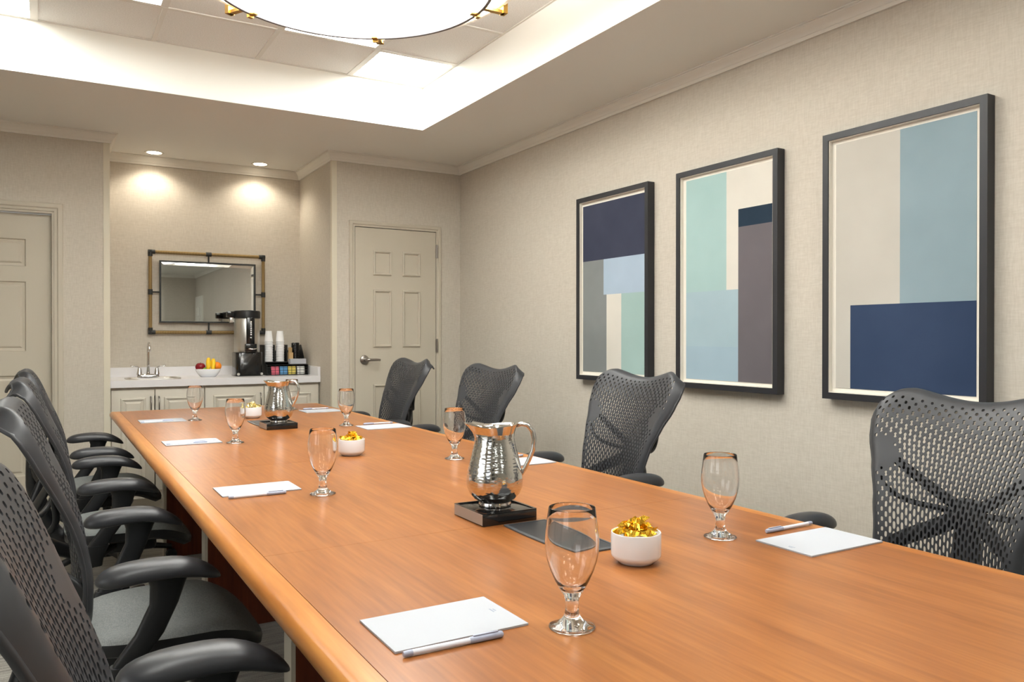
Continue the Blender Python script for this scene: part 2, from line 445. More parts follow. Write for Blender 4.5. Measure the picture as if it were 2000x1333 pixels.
def leaf_sunk(name, x0, x1, z1, y, panels, parent):
    """door leaf front face with rectangular openings for sunk panels"""
    xs_ = sorted({x0, x1, *[p[0] for p in panels], *[p[1] for p in panels]})
    zs_ = sorted({0.012, z1, *[p[2] for p in panels], *[p[3] for p in panels]})
    mb = MB()
    for a, b in zip(xs_, xs_[1:]):
        for c, d in zip(zs_, zs_[1:]):
            mx, mz = (a+b)/2, (c+d)/2
            if any(p[0] < mx < p[1] and p[2] < mz < p[3] for p in panels): continue
            mb.add([(a, y, c), (b, y, c), (b, y, d), (a, y, d)], [(0, 1, 2, 3)])
    mb.box(x0, x1, y+.012, y+.04, .012, z1)
    mb.add([(x0, y, .012), (x0, y+.012, .012), (x0, y+.012, z1), (x0, y, z1)], [(0,1,2,3)])
    mb.add([(x1, y, .012), (x1, y+.012, .012), (x1, y+.012, z1), (x1, y, z1)], [(0,1,2,3)])
    return MB.build(mb, name, 'door_paint', parent)
def lever(parent, x, y, z, dirx=1):
    MB().lathe([(0, 0), (.034, 0), (.035, -.004), (.032, -.012), (.024, -.016), (.012, -.018), (.011, -.045), (.013, -.05), (.013, -.058), (0, -.06)], 28, (x, y, z), axis='Y').build('door_handle', 'brushed_nickel', parent, smooth=40)
    h = parent.children[-1]
    MB().tube([(x, y-.052, z), (x+dirx*.03, y-.054, z), (x+dirx*.075, y-.052, z), (x+dirx*.11, y-.046, z-.002)], [.011, .010, .009, .008], 12, flat=.7).build('lever', 'brushed_nickel', h, smooth=True)
def empty_struct(name, label):
    o = bpy.data.objects.new(name, None); COL.objects.link(o); return struct(o, label)
d1 = empty_struct('door_1', 'beige six-panel door recessed in the wall left of the alcove')
yd = YL + .05
P1 = []
for a, b in ((-.345, -.106), (-.625, -.386)):
    P1 += [(a, b, 1.672, 1.848), (a, b, 1.126, 1.574), (a, b, .32, .969)]
leaf_sunk('door_leaf', DX0+.012, DX1-.012, 2.012, yd, P1, d1)
for p in P1: raised_panel(d1, *p, yd, 'sunk')
casing(d1, DX0, DX1, DZ, YL, .052)
MB().box(DX0, DX0+.012, YL, YL+.09, 0, DZ).box(DX1-.012, DX1, YL, YL+.09, 0, DZ).box(DX0+.012, DX1-.012, YL, YL+.09, DZ-.014, DZ).build('jamb', 'door_paint', d1)
lever(d1, DX0+.08, yd, 1.0)
d2 = empty_struct('door_2', 'beige panelled door with lever handle between alcove and pictures wall')
yd = YD - .006
box('door_leaf', EX0+.004, EX1-.004, yd, yd+.04, .012, EZ-.005, 'door_paint', d2)
for a, b in ((2.128, 2.276), (2.364, 2.514)):
    for c, d in ((1.684, 1.871), (1.139, 1.575), (.30, .86)):
        raised_panel(d2, a, b, c, d, yd, 'applied')
casing(d2, EX0, EX1, EZ, YD, .042)
MB().box(EX0, EX0+.004, YD+.0, YD+.07, 0, EZ).box(EX1-.004, EX1, YD, YD+.07, 0, EZ).build('jamb', 'iron_black', d2)
lever(d2, 2.058, yd, 1.046)
for z in (1.89, 1.15, .25):
    MB().box(EX1-.006, EX1+.010, YD-.018, YD-.006, z-.05, z+.05).lathe([(.006, -.052), (.006, .052)], 10, (EX1+.002, YD-.020, z), caps=True).build('hinge', 'brushed_nickel', d2, smooth=40)
# door seen only in the mirror, on the pictures wall at the rear
d3 = empty_struct('door_3', 'pale six-panel door at the rear end of the pictures wall')
box('door_leaf', XR-.03, XR-.002, -5.45, -4.68, .01, 2.03, 'crown_paint', d3)
for a, b in ((-5.36, -5.10), (-5.03, -4.77)):
    for c, d in ((1.66, 1.86), (1.0, 1.55), (.25, .86)):
        pr = [(0, 0), (.004, -.010), (.014, -.010), (.02, 0)]
        rings = [[(XR-.03+dd, a+o, c+o), (XR-.03+dd, b-o, c+o), (XR-.03+dd, b-o, d-o), (XR-.03+dd, a+o, d-o)] for o, dd in pr]
        MB().loft(rings, caps=False).build('door_panel', 'crown_paint', d3)
MB().box(XR-.022, XR, -5.51, -5.45, 0, 2.09).box(XR-.022, XR, -4.68, -4.62, 0, 2.09).box(XR-.022, XR, -5.45, -4.68, 2.03, 2.09).build('casing', 'crown_paint', d3)

# ------------------------------------------------------------------ conference table
TBX0, TBX1, TBY0, TBY1 = .338, 1.634, -.30, 5.415
BW = .052
tbl = thing('conference_table', 'long wooden conference table with rounded lighter edge band and dark red legs', 'table', (0.986, 2.56, 0))
def tl(o):  # keep world placement under the table's empty
    o.location = (o.location.x - .986, o.location.y - 2.56, o.location.z); return o
seams = [TBY1-BW, 4.076, 2.876, 1.676, .476, TBY0+BW]
for a, b in zip(seams, seams[1:]):
    tl(box('tabletop_panel', TBX0+BW+.0008, TBX1-BW-.0008, b+.0004, a-.0004, ZT-.03, ZT, 'table_veneer', tbl))
prof = [(0, ZT-.042), (0, ZT-.0006)]
for k in range(0, 9):
    a = PI/2 * (1 - k/8)
    prof.append((BW-.021 + .021*math.cos(a), ZT-.021-.0006+.021*math.sin(a)))
for k in range(1, 9):
    a = -PI/2 * k/8
    prof.append((BW-.021 + .021*math.cos(a), ZT-.0216+.0204*math.sin(a)))
def band(name, p0, p1, material):
    """one edge board from p0 to p1 with mitred ends; outside is right of travel"""
    d = (Vector(p1)-Vector(p0)).normalized(); nrm = Vector((d.y, -d.x))
    rings = []
    for p, s_ in ((p0, -1), (p1, 1)):
        rings.append([(p[0]+nrm.x*o+d.x*s_*o, p[1]+nrm.y*o+d.y*s_*o, z) for o, z in prof])
    tl(MB().loft(rings).build(name, material, tbl, smooth=30))
ix0, ix1, iy0, iy1 = TBX0+BW, TBX1-BW, TBY0+BW, TBY1-BW
band('edge_band', (ix1, iy1), (ix0, iy1), 'table_band_end'); band('edge_band', (ix0, iy0), (ix1, iy0), 'table_band_end')
band('edge_band', (ix0, iy1), (ix0, iy0), 'table_band'); band('edge_band', (ix1, iy0), (ix1, iy1), 'table_band')
tl(box('underframe', .62, 1.35, .30, 4.95, ZT-.09, ZT-.0302, 'mahogany', tbl))
for y in (4.70, 3.42, 2.10, .78):
    lg = tl(box('leg', .572, 1.400, y, y+.070, .0, ZT-.0905, 'mahogany', tbl))
    for x0, x1 in ((.560, .572), (1.400, 1.412)):
        box('edge_strip', x0, x1, y-.001, y+.071, .0, ZT-.0905, 'leg_edge', lg)

# ------------------------------------------------------------------ office chair (local: faces +Y, origin on the floor under the seat)
def interp(tab, t):
    for (a, va), (b, vb) in zip(tab, tab[1:]):
        if t <= b:
            k = (t-a)/(b-a); k = k*k*(3-2*k)*.5 + k*.5
            return va + (vb-va)*k
    return tab[-1][1]
# spine curve of the back: (t, forward, up)
SP = [(0, -.222, .480), (.10, -.218, .545), (.25, -.217, .625), (.40, -.230, .708), (.55, -.258, .798), (.70, -.293, .890),
      (.82, -.322, .968), (.90, -.346, 1.020), (.945, -.366, 1.046), (.975, -.390, 1.052), (1.0, -.412, 1.040)]
HW = [(0, 0.1296), (0.03, 0.1674), (0.08, 0.1944), (0.15, 0.2052), (0.3, 0.2074), (0.45, 0.2225), (0.6, 0.2506), (0.75, 0.283), (0.85, 0.2938), (0.91, 0.2894), (0.96, 0.2657), (1.0, 0.2214)]
def spline(t):
    def cr(idx):
        n = len(SP)
        for i in range(n-1):
            if t <= SP[i+1][0] or i == n-2:
                p0, p1, p2, p3 = SP[max(i-1, 0)], SP[i], SP[i+1], SP[min(i+2, n-1)]
                k = (t-p1[0])/(p2[0]-p1[0])
                m1 = (p2[idx]-p0[idx])/(p2[0]-p0[0])*(p2[0]-p1[0]); m2 = (p3[idx]-p1[idx])/(p3[0]-p1[0])*(p2[0]-p1[0])
                return (2*k**3-3*k*k+1)*p1[idx] + (k**3-2*k*k+k)*m1 + (-2*k**3+3*k*k)*p2[idx] + (k**3-k*k)*m2
    return cr(1), cr(2)
def shell(s_, t):
    f, z = spline(min(max(t, 0), 1))
    hw = interp(HW, t)
    a = abs(s_)
    # ears: the top dips in the middle and at the outer corners
    ear = -.034*max(0, 1-(a/.72)**2)**1.5 - .050*max(0, (a-.72)/.28)**2.2
    z += ear * max(0, (t-.45)/.55)**1.6
    wrap = .058*a**2*(1-.35*t)                      # sides come forward
    roll = -.030*max(0, (a-.86)/.14)**2             # outer rim rolls back
    x = hw*s_*(1-.02*a*a)
    return Vector((x, f+wrap+roll, z))
def shell_n(s_, t):
    e = 1e-3
    du = shell(min(s_+e, 1), t)-shell(max(s_-e, -1), t); dt = shell(s_, min(t+e, 1))-shell(s_, max(t-e, 0))
    return du.cross(dt).normalized()                # points to the back (-Y)
def make_shell():
    NC, NR = 37, 18
    cols = [-1, -.975, -.94] + [-.90 + 1.80*c/NC for c in range(NC+1)] + [.94, .975, 1]
    def tk(k):
        q = k/(2*NR+1)
        return .035 + .895*(q**.86)                # longer slots low down
    ts = [0, .018] + [tk(k) for k in range(2*NR+2)] + [.945, .96, .975, .99, 1.0]
    V = []; idx = {}
    def vid(s_, t):
        key = (round(s_, 5), round(t, 5))
        if key not in idx:
            idx[key] = len(V); V.append(key)
        return idx[key]
    FR = []; holes = []
    nk = 2*NR+2; k0 = 2
    for c in range(len(cols)-1):
        s0, s1 = cols[c], cols[c+1]
        hole_col = 3 <= c < 3+NC
        par = c % 2
        k = 0
        while k < len(ts)-1:
            r = k-k0
            if hole_col and r >= par and (r-par) % 2 == 0 and r+2 <= nk-1:
                a, m_, b = ts[k], ts[k+1], ts[k+2]
                ring = [vid(s1, a), vid(s1, m_), vid(s1, b), vid(s0, b), vid(s0, m_), vid(s0, a)]
                sc, tc = (s0+s1)/2, (a+b)/2
                ac = abs(sc)
                # solid pad where the back frame is fixed
                pad = ((ac-.80)/.13)**2 + ((tc-.665)/.075)**2
                if pad < 1.0:
                    FR.append(ring); k += 2; continue
                ha, hb = (s1-s0)*.355, (b-a)*.41
                edge = min(1, max(0, (.92-ac)/.22)); top = min(1, max(0, (.90-tc)/.16)); near_pad = min(1, max(0, (pad-1)/1.6))
                small = min(edge, top, near_pad)
                cell_w = (s1-s0)*interp(HW, tc); cell_h = (b-a)*.66
                dot_b = ha*interp(HW, tc)/.66*1.05
                dot = ha*.78
                ha_ = dot + (ha-dot)*small
                hb_ = dot_b*.82 + (hb-dot_b*.82)*small
                bone = .55 if tc > .52 else (.55 + .45*min(1, (.52-tc)/.12))
                if small < .3: bone = 1.0
                sh = [(.72,-.82),(1,-.50),(bone,0),(1,.50),(.72,.82),(0,1),(-.72,.82),(-1,.50),(-bone,0),(-1,-.50),(-.72,-.82),(0,-1)]
                hr = [vid(sc+ha_*x, tc+hb_*y) for x, y in sh]
                for q in range(6):
                    o0, o1 = ring[q], ring[(q+1) % 6]
                    i0, i1, i2 = hr[2*q], hr[2*q+1], hr[(2*q+2) % 12]
                    FR.append((o0, o1, i2, i1, i0))
                holes.append(hr); k += 2; continue
            FR.append((vid(s1, ts[k]), vid(s1, ts[k+1]), vid(s0, ts[k+1]), vid(s0, ts[k]))); k += 1
    TH = .0042
    n = len(V); pos = []
    P = [shell(s_, t) for s_, t in V]; N = [shell_n(s_, t) for s_, t in V]
    pos = [tuple(p) for p in P] + [tuple(p + nn*TH) for p, nn in zip(P, N)]
    faces = [tuple(f) for f in FR] + [tuple(n+i for i in reversed(f)) for f in FR]
    for hr in holes:
        for q in range(12):
            a, b = hr[q], hr[(q+1) % 12]; faces.append((a, b, n+b, n+a))
    # outer boundary walls
    from collections import Counter
    cnt = Counter()
    for f in FR:
        for a, b in zip(f, list(f[1:])+[f[0]]): cnt[(a, b)] += 1
    hs = set()
    for hr in holes:
        for q in range(12): hs.add((hr[q], hr[(q+1) % 12])); hs.add((hr[(q+1) % 12], hr[q]))
    for (a, b) in list(cnt):
        if cnt.get((b, a), 0) == 0 and (a, b) not in hs: faces.append((b, a, n+a, n+b))
    me = pydata(pos, faces)
    bm = bmesh.new(); bm.from_mesh(me); bmesh.ops.recalc_face_normals(bm, faces=bm.faces); bm.to_mesh(me); bm.free()
    return me
def make_chair():
    ch = thing('office_chair', 'chair', 'chair')
    link(make_shell(), 'backrest', 'shell_plastic', ch, smooth=42)
    # rolled rim around the back shell
    rim = [shell(s_, t) + shell_n(s_, t)*.004 for s_, t in
           [(-1, k/24) for k in range(1, 24)] + [(-1 + 2*k/20, 1) for k in range(0, 21)] + [(1, 1-k/24) for k in range(1, 24)] + [(1-2*k/14, 0) for k in range(0, 15)]]
    MB().tube(rim, .0058, 8, closed=True).build('back_rim', 'shell_plastic', ch, smooth=True)
    # crossing back frame behind the shell
    def off(s_, t, d): return tuple(shell(s_, t) + shell_n(s_, t)*d)
    fr = MB()
    hub_t = .46
    for sd in (-1, 1):
        fr.ctube([off(sd*.84, .68, .010), off(sd*.70, .64, .024), off(sd*.45, .57, .052), off(sd*.2, .50, .080), off(0, hub_t, .088)], [.010, .013, .015, .017, .018], n=10, flat=.6)
        fr.ctube([off(sd*.84, .68, .010), off(sd*.90, .61, .026), off(sd*.84, .53, .042), off(sd*.62, .47, .064), off(sd*.25, .45, .086), off(0, hub_t-.02, .090)], [.008, .009, .010, .011, .013, .016], n=10, flat=.7)
        fr.ctube([off(0, hub_t, .088), off(sd*.25, .36, .084), off(sd*.6, .26, .058), off(sd*.85, .17, .028), off(sd*.92, .06, .020)], [.022, .024, .022, .018, .013], n=10, flat=.6)
    fr.ctube([off(0, .52, .082), off(0, .36, .100), off(0, .18, .095), (0, -.24, .42), (0, -.12, .385)], [.014, .024, .028, .030, .028], n=12, flat=1.4)
    fr.build('back_frame', 'black_plastic', ch, smooth=True)
    # seat
    def seat_pt(r, a, top):
        c, s_ = math.cos(a), math.sin(a)
        p = 3.6
        x = math.copysign(abs(c)**(2/p), c)*r; y = math.copysign(abs(s_)**(2/p), s_)*r
        hw = .250 - .02*max(0, -y)
        X = x*hw; Y = .020 + y*.235
        z = .458 - .010*(1-r*r)
        fr_ = max(0, (y-.35)/.65)
        z -= .055*fr_**2.2
        z += .012*max(0, abs(x)-.5)*2*(1-fr_)
        z -= .022*r**9 if top else .042 - .010*r**6
        return (X, Y, z)
    na = 48
    rr = [.001, .2, .4, .6, .75, .86, .93, .97, 1.0]
    rings = [[seat_pt(r, 2*PI*j/na, True) for j in range(na)] for r in rr]
    MB().loft(rings, caps=False).build('seat', 'seat_mesh', ch, smooth=True)
    rb = [seat_pt(1.0, 2*PI*j/na, True) for j in range(na)]
    rings = [rb, [(x*1.012, (y-.02)*1.012+.02, z-.010) for x, y, z in rb], [(x*1.0, (y-.02)*1.0+.02, z-.030) for x, y, z in rb],
             [(x*.90, (y-.02)*.9+.02, z-.042) for x, y, z in rb], [(x*.3, (y-.02)*.3+.02, .400) for x, y, z in rb]]
    MB().loft(rings, caps=True).build('seat_pan', 'black_plastic', ch, smooth=45)
    # ribs along the side of the seat rim
    MB().box(-.11, .11, -.15, .12, .335, .402).build('tilt_mechanism', 'black_plastic', ch, bevel=.02)
    MB().lathe([(.026, .10), (.026, .24), (.019, .24), (.019, .338)], 20, caps=True).build('gas_column', 'black_plastic', ch, smooth=40)
    hubm = MB().lathe([(.03, .06), (.048, .07), (.046, .115), (.032, .125)], 20, caps=True).build('star_base', 'black_plastic', ch, smooth=40)
    lm = MB().tube([(.03, 0, .095), (.12, 0, .098), (.22, 0, .088), (.315, 0, .070)], [.022, .021, .018, .013], 10, flat=1.2).mesh()
    cm = MB().lathe([(.0, -.021), (.020, -.021), (.0275, -.017), (.0275, -.004), (.012, -.002), (.012, .002), (.0275, .004), (.0275, .017), (.020, .021), (0, .021)], 18, (.315, 0, .0275), axis='Y')\
        .lathe([(.008, .03), (.008, .075)], 8, (.310, 0, 0), caps=True).mesh()
    for k in range(5):
        a = 2*PI*k/5 + .3
        link(lm, 'base_leg', 'black_plastic', hubm, True, rot=(0, 0, a)); link(cm, 'caster', 'black_plastic', hubm, 40, rot=(0, 0, a))
    # arms
    for sd in (-1, 1):
        ax = sd*.335
        rings = []
        nn = 19
        for i in range(nn):
            q = i/(nn-1); q = .5-.5*math.cos(PI*q); y = -.180 + .285*q
            k = 2*q-1
            cap = max(.0, (1-abs(k)**(5 if k < 0 else 3.4)))**.5
            cap = max(cap, .04)
            zc = .654 - .042*max(0, k)**2.2 - .014*max(0, -k)**2
            hw = (.050 - .006*q)*cap; hh = (.027 - .003*k)*cap
            ring = []
            for j in range(20):
                a = 2*PI*j/20; c, s_ = math.cos(a), math.sin(a)
                xx = hw*math.copysign(abs(c)**.8, c); zz = (hh if s_ > 0 else hh*.75)*math.copysign(abs(s_)**.85, s_)
                zz -= .35*abs(xx)*abs(xx)/.048 * .35
                ring.append((ax+xx - sd*.02*k*k*(1 if k > 0 else 0), y, zc+zz))
            rings.append(ring)
        arm = MB().loft(rings).build('armrest', 'arm_urethane', ch, smooth=55)
        post = []
        for y, z, hx, hy, xo in ((-.020, .640, .022, .050, 0), (-.022, .615, .020, .040, 0), (-.030, .570, .017, .033, .0), (-.062, .500, .017, .033, -.004), (-.105, .440, .018, .034, -.008), (-.125, .395, .020, .036, -.014), (-.130, .365, .02, .036, -.03)):
            post.append(sring(ax+sd*xo, y, z, hx, hy, 16, 3.0))
        MB().loft(post).build('arm_post', 'black_plastic', arm, smooth=50)
        sl = [sring(ax+sd*xo, y, z, hx, hy, 16, 3.2) for y, z, hx, hy, xo in ((-.109, .432, .0225, .039, -.008), (-.130, .385, .024, .041, -.016), (-.134, .350, .026, .042, -.035))]
        MB().loft(sl).build('arm_sleeve', 'black_plastic', ch, smooth=50)
        MB().tube([(ax-sd*.035, -.13, .365), (sd*.20, -.10, .372), (sd*.09, -.05, .372)], [.024, .022, .022], 10, flat=1.3).build('arm_bracket', 'black_plastic', ch, smooth=True)
    return ch
chair0 = make_chair()
# x, y, heading (world angle of the facing direction), lift, label
CH = [(.278, 1.13, 0, .0, 'black perforated-back office chair opposite the pictures, farthest from the sink counter'),
      (.278, 2.42, 0, .0, 'black perforated-back office chair opposite the pictures, third from the sink counter'),
      (.278, 3.68, 0, .0, 'black perforated-back office chair opposite the pictures, second from the sink counter'),
      (.278, 4.68, 0, .0, 'black perforated-back office chair opposite the pictures, closest to the sink counter'),
      (1.79, 4.93, 181.5, .022, 'black perforated-back office chair standing in front of the panelled door'),
      (1.975, 4.09, 188, .003, 'black perforated-back office chair between the door wall and the first picture'),
      (1.852, 2.645, 180, .023, 'black perforated-back office chair under the gap between two pictures'),
      (1.90, 1.24, 182, .012, 'black perforated-back office chair under the picture with the big navy block')]
for i, (x, y, hd, lift, lb) in enumerate(CH):
    c = chair0 if i == 0 else copy_tree(chair0)
    c.location = (x, y, lift); c.rotation_euler = (0, 0, R(hd-90)); c['label'] = lb; c['group'] = 'office chairs around the table'

# ------------------------------------------------------------------ pictures
def picture(y0, y1, label, blocks):
    z0, z1 = .959, 2.063
    fx, bx_ = XR-.050, XR-.004
    p = thing('framed_picture', label, 'picture', (XR, (y0+y1)/2, z0), 0, 'framed abstract pictures on the long wall')
    def pl(o): o.location = (-XR, -(y0+y1)/2, -z0); return o
    f = .027
    pl(MB().box(fx, bx_, y0, y0+f, z0, z1).build('frame_side', 'frame_black', p)); pl(MB().box(fx, bx_, y1-f, y1, z0, z1).build('frame_side', 'frame_black', p))
    pl(MB().box(fx, bx_, y0+f, y1-f, z0, z0+f).build('frame_rail', 'frame_black', p)); pl(MB().box(fx, bx_, y0+f, y1-f, z1-f, z1).build('frame_rail', 'frame_black', p))
    g = f+.003; px = XR-.025
    mb = MB().box(px, bx_-.002, y0+f, y1-f, z0+f, z1-f)
    mb.box(fx+.006, px, y0+f, y0+g, z0+f, z1-f).box(fx+.006, px, y1-g, y1-f, z0+f, z1-f).box(fx+.006, px, y0+g, y1-g, z0+f, z0+g).box(fx+.006, px, y0+g, y1-g, z1-g, z1-f)
    pl(mb.build('mat_board', 'liner_white', p))
    names = []
    mb = MB()
    for ya, yb, za, zb, c in blocks:
        if c not in names: names.append(c)
        mb.box(px-.002, px, ya, yb, za, zb, names.index(c))
    pl(mb.build('print', ['art_'+c for c in names], p))
E1 = (3.363, 3.943)
picture(3.313, 3.983, 'black-framed abstract print with a charcoal navy block filling its top third', [
    (3.363, 3.943, 1.676, 2.013, 'navy'), (3.737, 3.943, 1.467, 1.676, 'grey'), (3.708, 3.943, 1.008, 1.467, 'grey'), (3.363, 3.737, 1.467, 1.676, 'sky'),
    (3.570, 3.708, 1.008, 1.467, 'cream'), (3.363, 3.570, 1.008, 1.467, 'teal')])
picture(2.4325, 3.091, 'black-framed abstract print of aqua field and tall taupe column capped in dark ink', [
    (2.761, 3.039, 1.445, 2.017, 'aqua'), (2.685, 3.039, 1.17, 1.445, 'aqua2'), (2.685, 3.039, 1.004, 1.17, 'mist'),
    (2.4825, 2.761, 1.825, 2.017, 'cream'), (2.685, 2.761, 1.445, 1.825, 'cream'), (2.4825, 2.685, 1.74, 1.825, 'ink'), (2.4825, 2.685, 1.004, 1.74, 'taupe')])
picture(1.52, 2.195, 'black-framed abstract print with a large navy block filling its lower third', [
    (1.860, 2.146, 1.347, 2.018, 'bone'), (2.077, 2.146, 1.006, 1.347, 'bone'), (1.569, 1.860, 1.347, 2.018, 'slate'), (1.569, 2.077, 1.006, 1.347, 'royal')])

# ------------------------------------------------------------------ round pendant
PX, PY = .958, 2.771
pen = thing('pendant_light', 'large round drum pendant light with glowing disc and brass clips', 'pendant light', (PX, PY, 2.5))
MB().lathe([(0, .050), (.615, .050), (.622, .054), (0, .054)], 96).build('drum_diffuser', 'drum_glow', pen, smooth=40)
MB().lathe([(.622, .050), (.635, .050), (.635, .16), (.630, .16), (.630, .054), (.622, .054)], 96).build('drum_shade', 'liner_white', pen, smooth=40)
MB().lathe([(0, 0), (.512, 0), (.512, .006), (0, .006)], 96).build('disc', 'pendant_glow', pen, smooth=40)
MB().lathe([(.5125, -.005), (.525, -.005), (.525, .018), (.5125, .018), (.5125, -.005)], 96).build('disc_rim', 'rim_grey', pen, smooth=40)
for k in range(6):
    a = R(59.4) + k*PI/3
    c = MB().box(.488, .512, -.011, .011, -.010, -.0045).box(.512, .528, -.011, .011, -.018, .020).box(.528, .640, -.011, .011, .020, .032).box(.628, .648, -.016, .016, .020, .070)
    c.build('clip', 'brass', pen, rot=(0, 0, a))
MB().lathe([(.012, .05), (.012, TZ-2.5)], 12, caps=True).build('stem', 'brass', pen, smooth=40)
MB().lathe([(.07, TZ-2.5-.03), (.07, TZ-2.5+.002)], 32, caps=True).build('canopy', 'brass', pen, smooth=40)

# ------------------------------------------------------------------ recessed downlights
def downlight(x, y, label, watts, spot=138, glow=True):
    t = thing('recessed_downlight', label, 'downlight', (x, y, ZC), 0, 'recessed downlights')
    MB().lathe([(.050, -.001), (.066, -.003), (.068, 0.0), (.050, .0005)], 32).build('trim_ring', 'tbar_white', t, smooth=40)
    MB().lathe([(0, -.0012), (.050, -.0012), (.050, -.0004), (0, -.0004)], 32).build('lamp_lens', 'downlight_glow', t, smooth=40)
    l = bpy.data.lights.new('downlight', 'SPOT'); l.energy = watts; l.color = (1, .9, .74); l.spot_size = R(spot); l.spot_blend = .6; l.shadow_soft_size = .045
    lo = bpy.data.objects.new('lamp', l); COL.objects.link(lo); lo.parent = t; lo.location = (0, 0, -.01)
downlight(.695, 6.35, 'lit recessed downlight above the sink', DOWN_W)
downlight(1.457, 6.35, 'lit recessed downlight above the coffee urn', DOWN_W)
for x, xl in ((-.9, 'side away from the pictures'), (1.5, 'pictures side')):  # flush panels added behind the camera as neutral fill light
    for y, yl in ((-.9, 'nearest row'), (-2.7, 'middle row'), (-4.5, 'last row')):
        t = thing('ceiling_light', 'added flush fill-light panel in the unseen rear half, %s, %s' % (xl, yl), 'ceiling light', (x, y, ZC), 0, 'added fill panels over the unseen rear half of the room')
        MB().box(-.30, .30, -.30, -.288, -.006, -.0002).box(-.30, .30, .288, .30, -.006, -.0002).box(-.30, -.288, -.288, .288, -.006, -.0002).box(.288, .30, -.288, .288, -.006, -.0002).build('frame', 'tbar_white', t)
        box('lens', -.288, .288, -.288, .288, -.004, -.0004, 'rear_fill_glow', t)

# ------------------------------------------------------------------ things on the table
SEATL = ['farthest from the sink counter', 'third from the sink counter', 'second from the sink counter', 'closest to the sink counter']
def notepad(x0, x1, y0, y1, label, flip=False, mark=True):
    t = thing('notepad', label, 'notepad', ((x0+x1)/2, (y0+y1)/2, ZT), 0, 'notepads laid out on the table')
    hx, hy = (x1-x0)/2, (y1-y0)/2
    box('sheets', -hx, hx, -hy, hy, .0003, .0035, 'paper', t)
    if mark:
        sx = -1 if flip else 1
        mb = MB()
        for k, (a, ln) in enumerate(((0, .016), (.005, .010))):
            xx = sx*(hx-.022+a); mb.box(xx-.0013, xx+.0013, sx*.006-ln/2, sx*.006+ln/2, .0035, .0037)
        mb.build('printed_mark', 'ink_grey', t)
    return t
def pen_(x, y, ang, label, capdir=1):
    t = thing('ballpoint_pen', label, 'pen', (x, y, ZT+.0052), R(ang), 'pens beside the notepads')
    L_ = .080
    MB().lathe([(.0012, -L_), (.0036, -L_+.002), (.0043, -L_+.008), (.0043, .028), (.0012, .0281)], 14, axis='X').build('barrel', 'pen_white', t, smooth=40)
    MB().lathe([(.0047, .024), (.0051, .026), (.0051, L_-.003), (.0038, L_), (.0, L_)], 14, axis='X').build('cap', 'pen_grey', t, smooth=40)
    MB().box(.030, .072, -.0018, .0018, .0050, .0068).build('clip', 'pen_grey', t, bevel=.0006)
    MB().lathe([(0, -L_-.001), (.0038, -L_-.001), (.0046, -L_+.006), (.0046, -L_+.012), (.0043, -L_+.013)], 14, axis='X').build('end_plug', 'pen_grey', t, smooth=40)
    return t
LP = [(1.063, 1.212), (2.350, 2.502), (3.57, 3.732), (4.575, 4.745)]
for (a, b), w_ in zip(LP, SEATL):
    notepad(.433, .659, a, b, 'blank white notepad at the seat opposite the pictures, ' + w_)
for (x, y, an), w_ in zip([(.519, 1.043, -1.5), (.524, 2.317, 0), (.520, 3.598, 0), (.518, 4.612, 8)], SEATL):
    pen_(x, y, an, 'white capped pen by the notepad opposite the pictures, ' + w_)
RP = [(1.367, 1.603, 1.090, 1.240), (1.367, 1.598, 2.385, 2.535), (1.362, 1.598, 3.695, 3.875), (1.350, 1.575, 4.700, 4.880)]
for p, w_ in zip(RP, SEATL):
    notepad(*p, 'blank white notepad at the seat on the pictures side, ' + w_, True)
for (x, y, an), w_ in zip([(1.523, 1.279, 181), (1.49, 2.575, 180), (1.50, 3.915, 180), (1.47, 4.92, 180)], SEATL):
    pen_(x, y, an, 'white capped pen on the pictures side of the table, ' + w_)

# water goblets
def goblet_mesh():
    out = [(0, .0), (.034, .0), (.0368, .0012), (.0368, .0030), (.034, .0046), (.026, .0075), (.018, .0120), (.0130, .0185), (.0108, .0270), (.0102, .0370), (.0112, .0450), (.0145, .0525), (.0200, .0615), (.0275, .0750), (.0345, .0910), (.0395, .1070), (.0422, .1230), (.0428, .1370), (.0415, .1550), (.0390, .1740), (.0370, .1885), (.0366, .1898)]
    inn = [(.0360, .1900), (.0354, .1895), (.0376, .1738), (.0401, .1550), (.0414, .1370), (.0408, .1232), (.0380, .1078), (.0328, .0925), (.0255, .0775), (.0170, .0650), (.0095, .0605), (0, .0595)]
    return MB().lathe(out+inn, 40).mesh()
gm = goblet_mesh(); gm.materials.append(MATS['glass'])
bmx = bmesh.new(); bmx.from_mesh(gm); bmesh.ops.remove_doubles(bmx, verts=bmx.verts, dist=1e-6); bmesh.ops.recalc_face_normals(bmx, faces=bmx.faces); bmx.to_mesh(gm); bmx.free()
for p in gm.polygons: p.use_smooth = True
for (x, y), lb in zip([(.713, 1.020), (.694, 2.255), (.705, 3.536), (.705, 4.602), (1.335, 4.98), (1.335, 3.936), (1.320, 2.655), (1.325, 1.307)],
        ['empty clear goblet at the seat opposite the pictures, '+q for q in SEATL] + ['empty clear goblet at the seat on the pictures side, '+q for q in SEATL[::-1]]):
    tag(link(gm, 'water_goblet', None, loc=(x, y, ZT+.0002)), lb, 'glass', 'water goblets on the table')

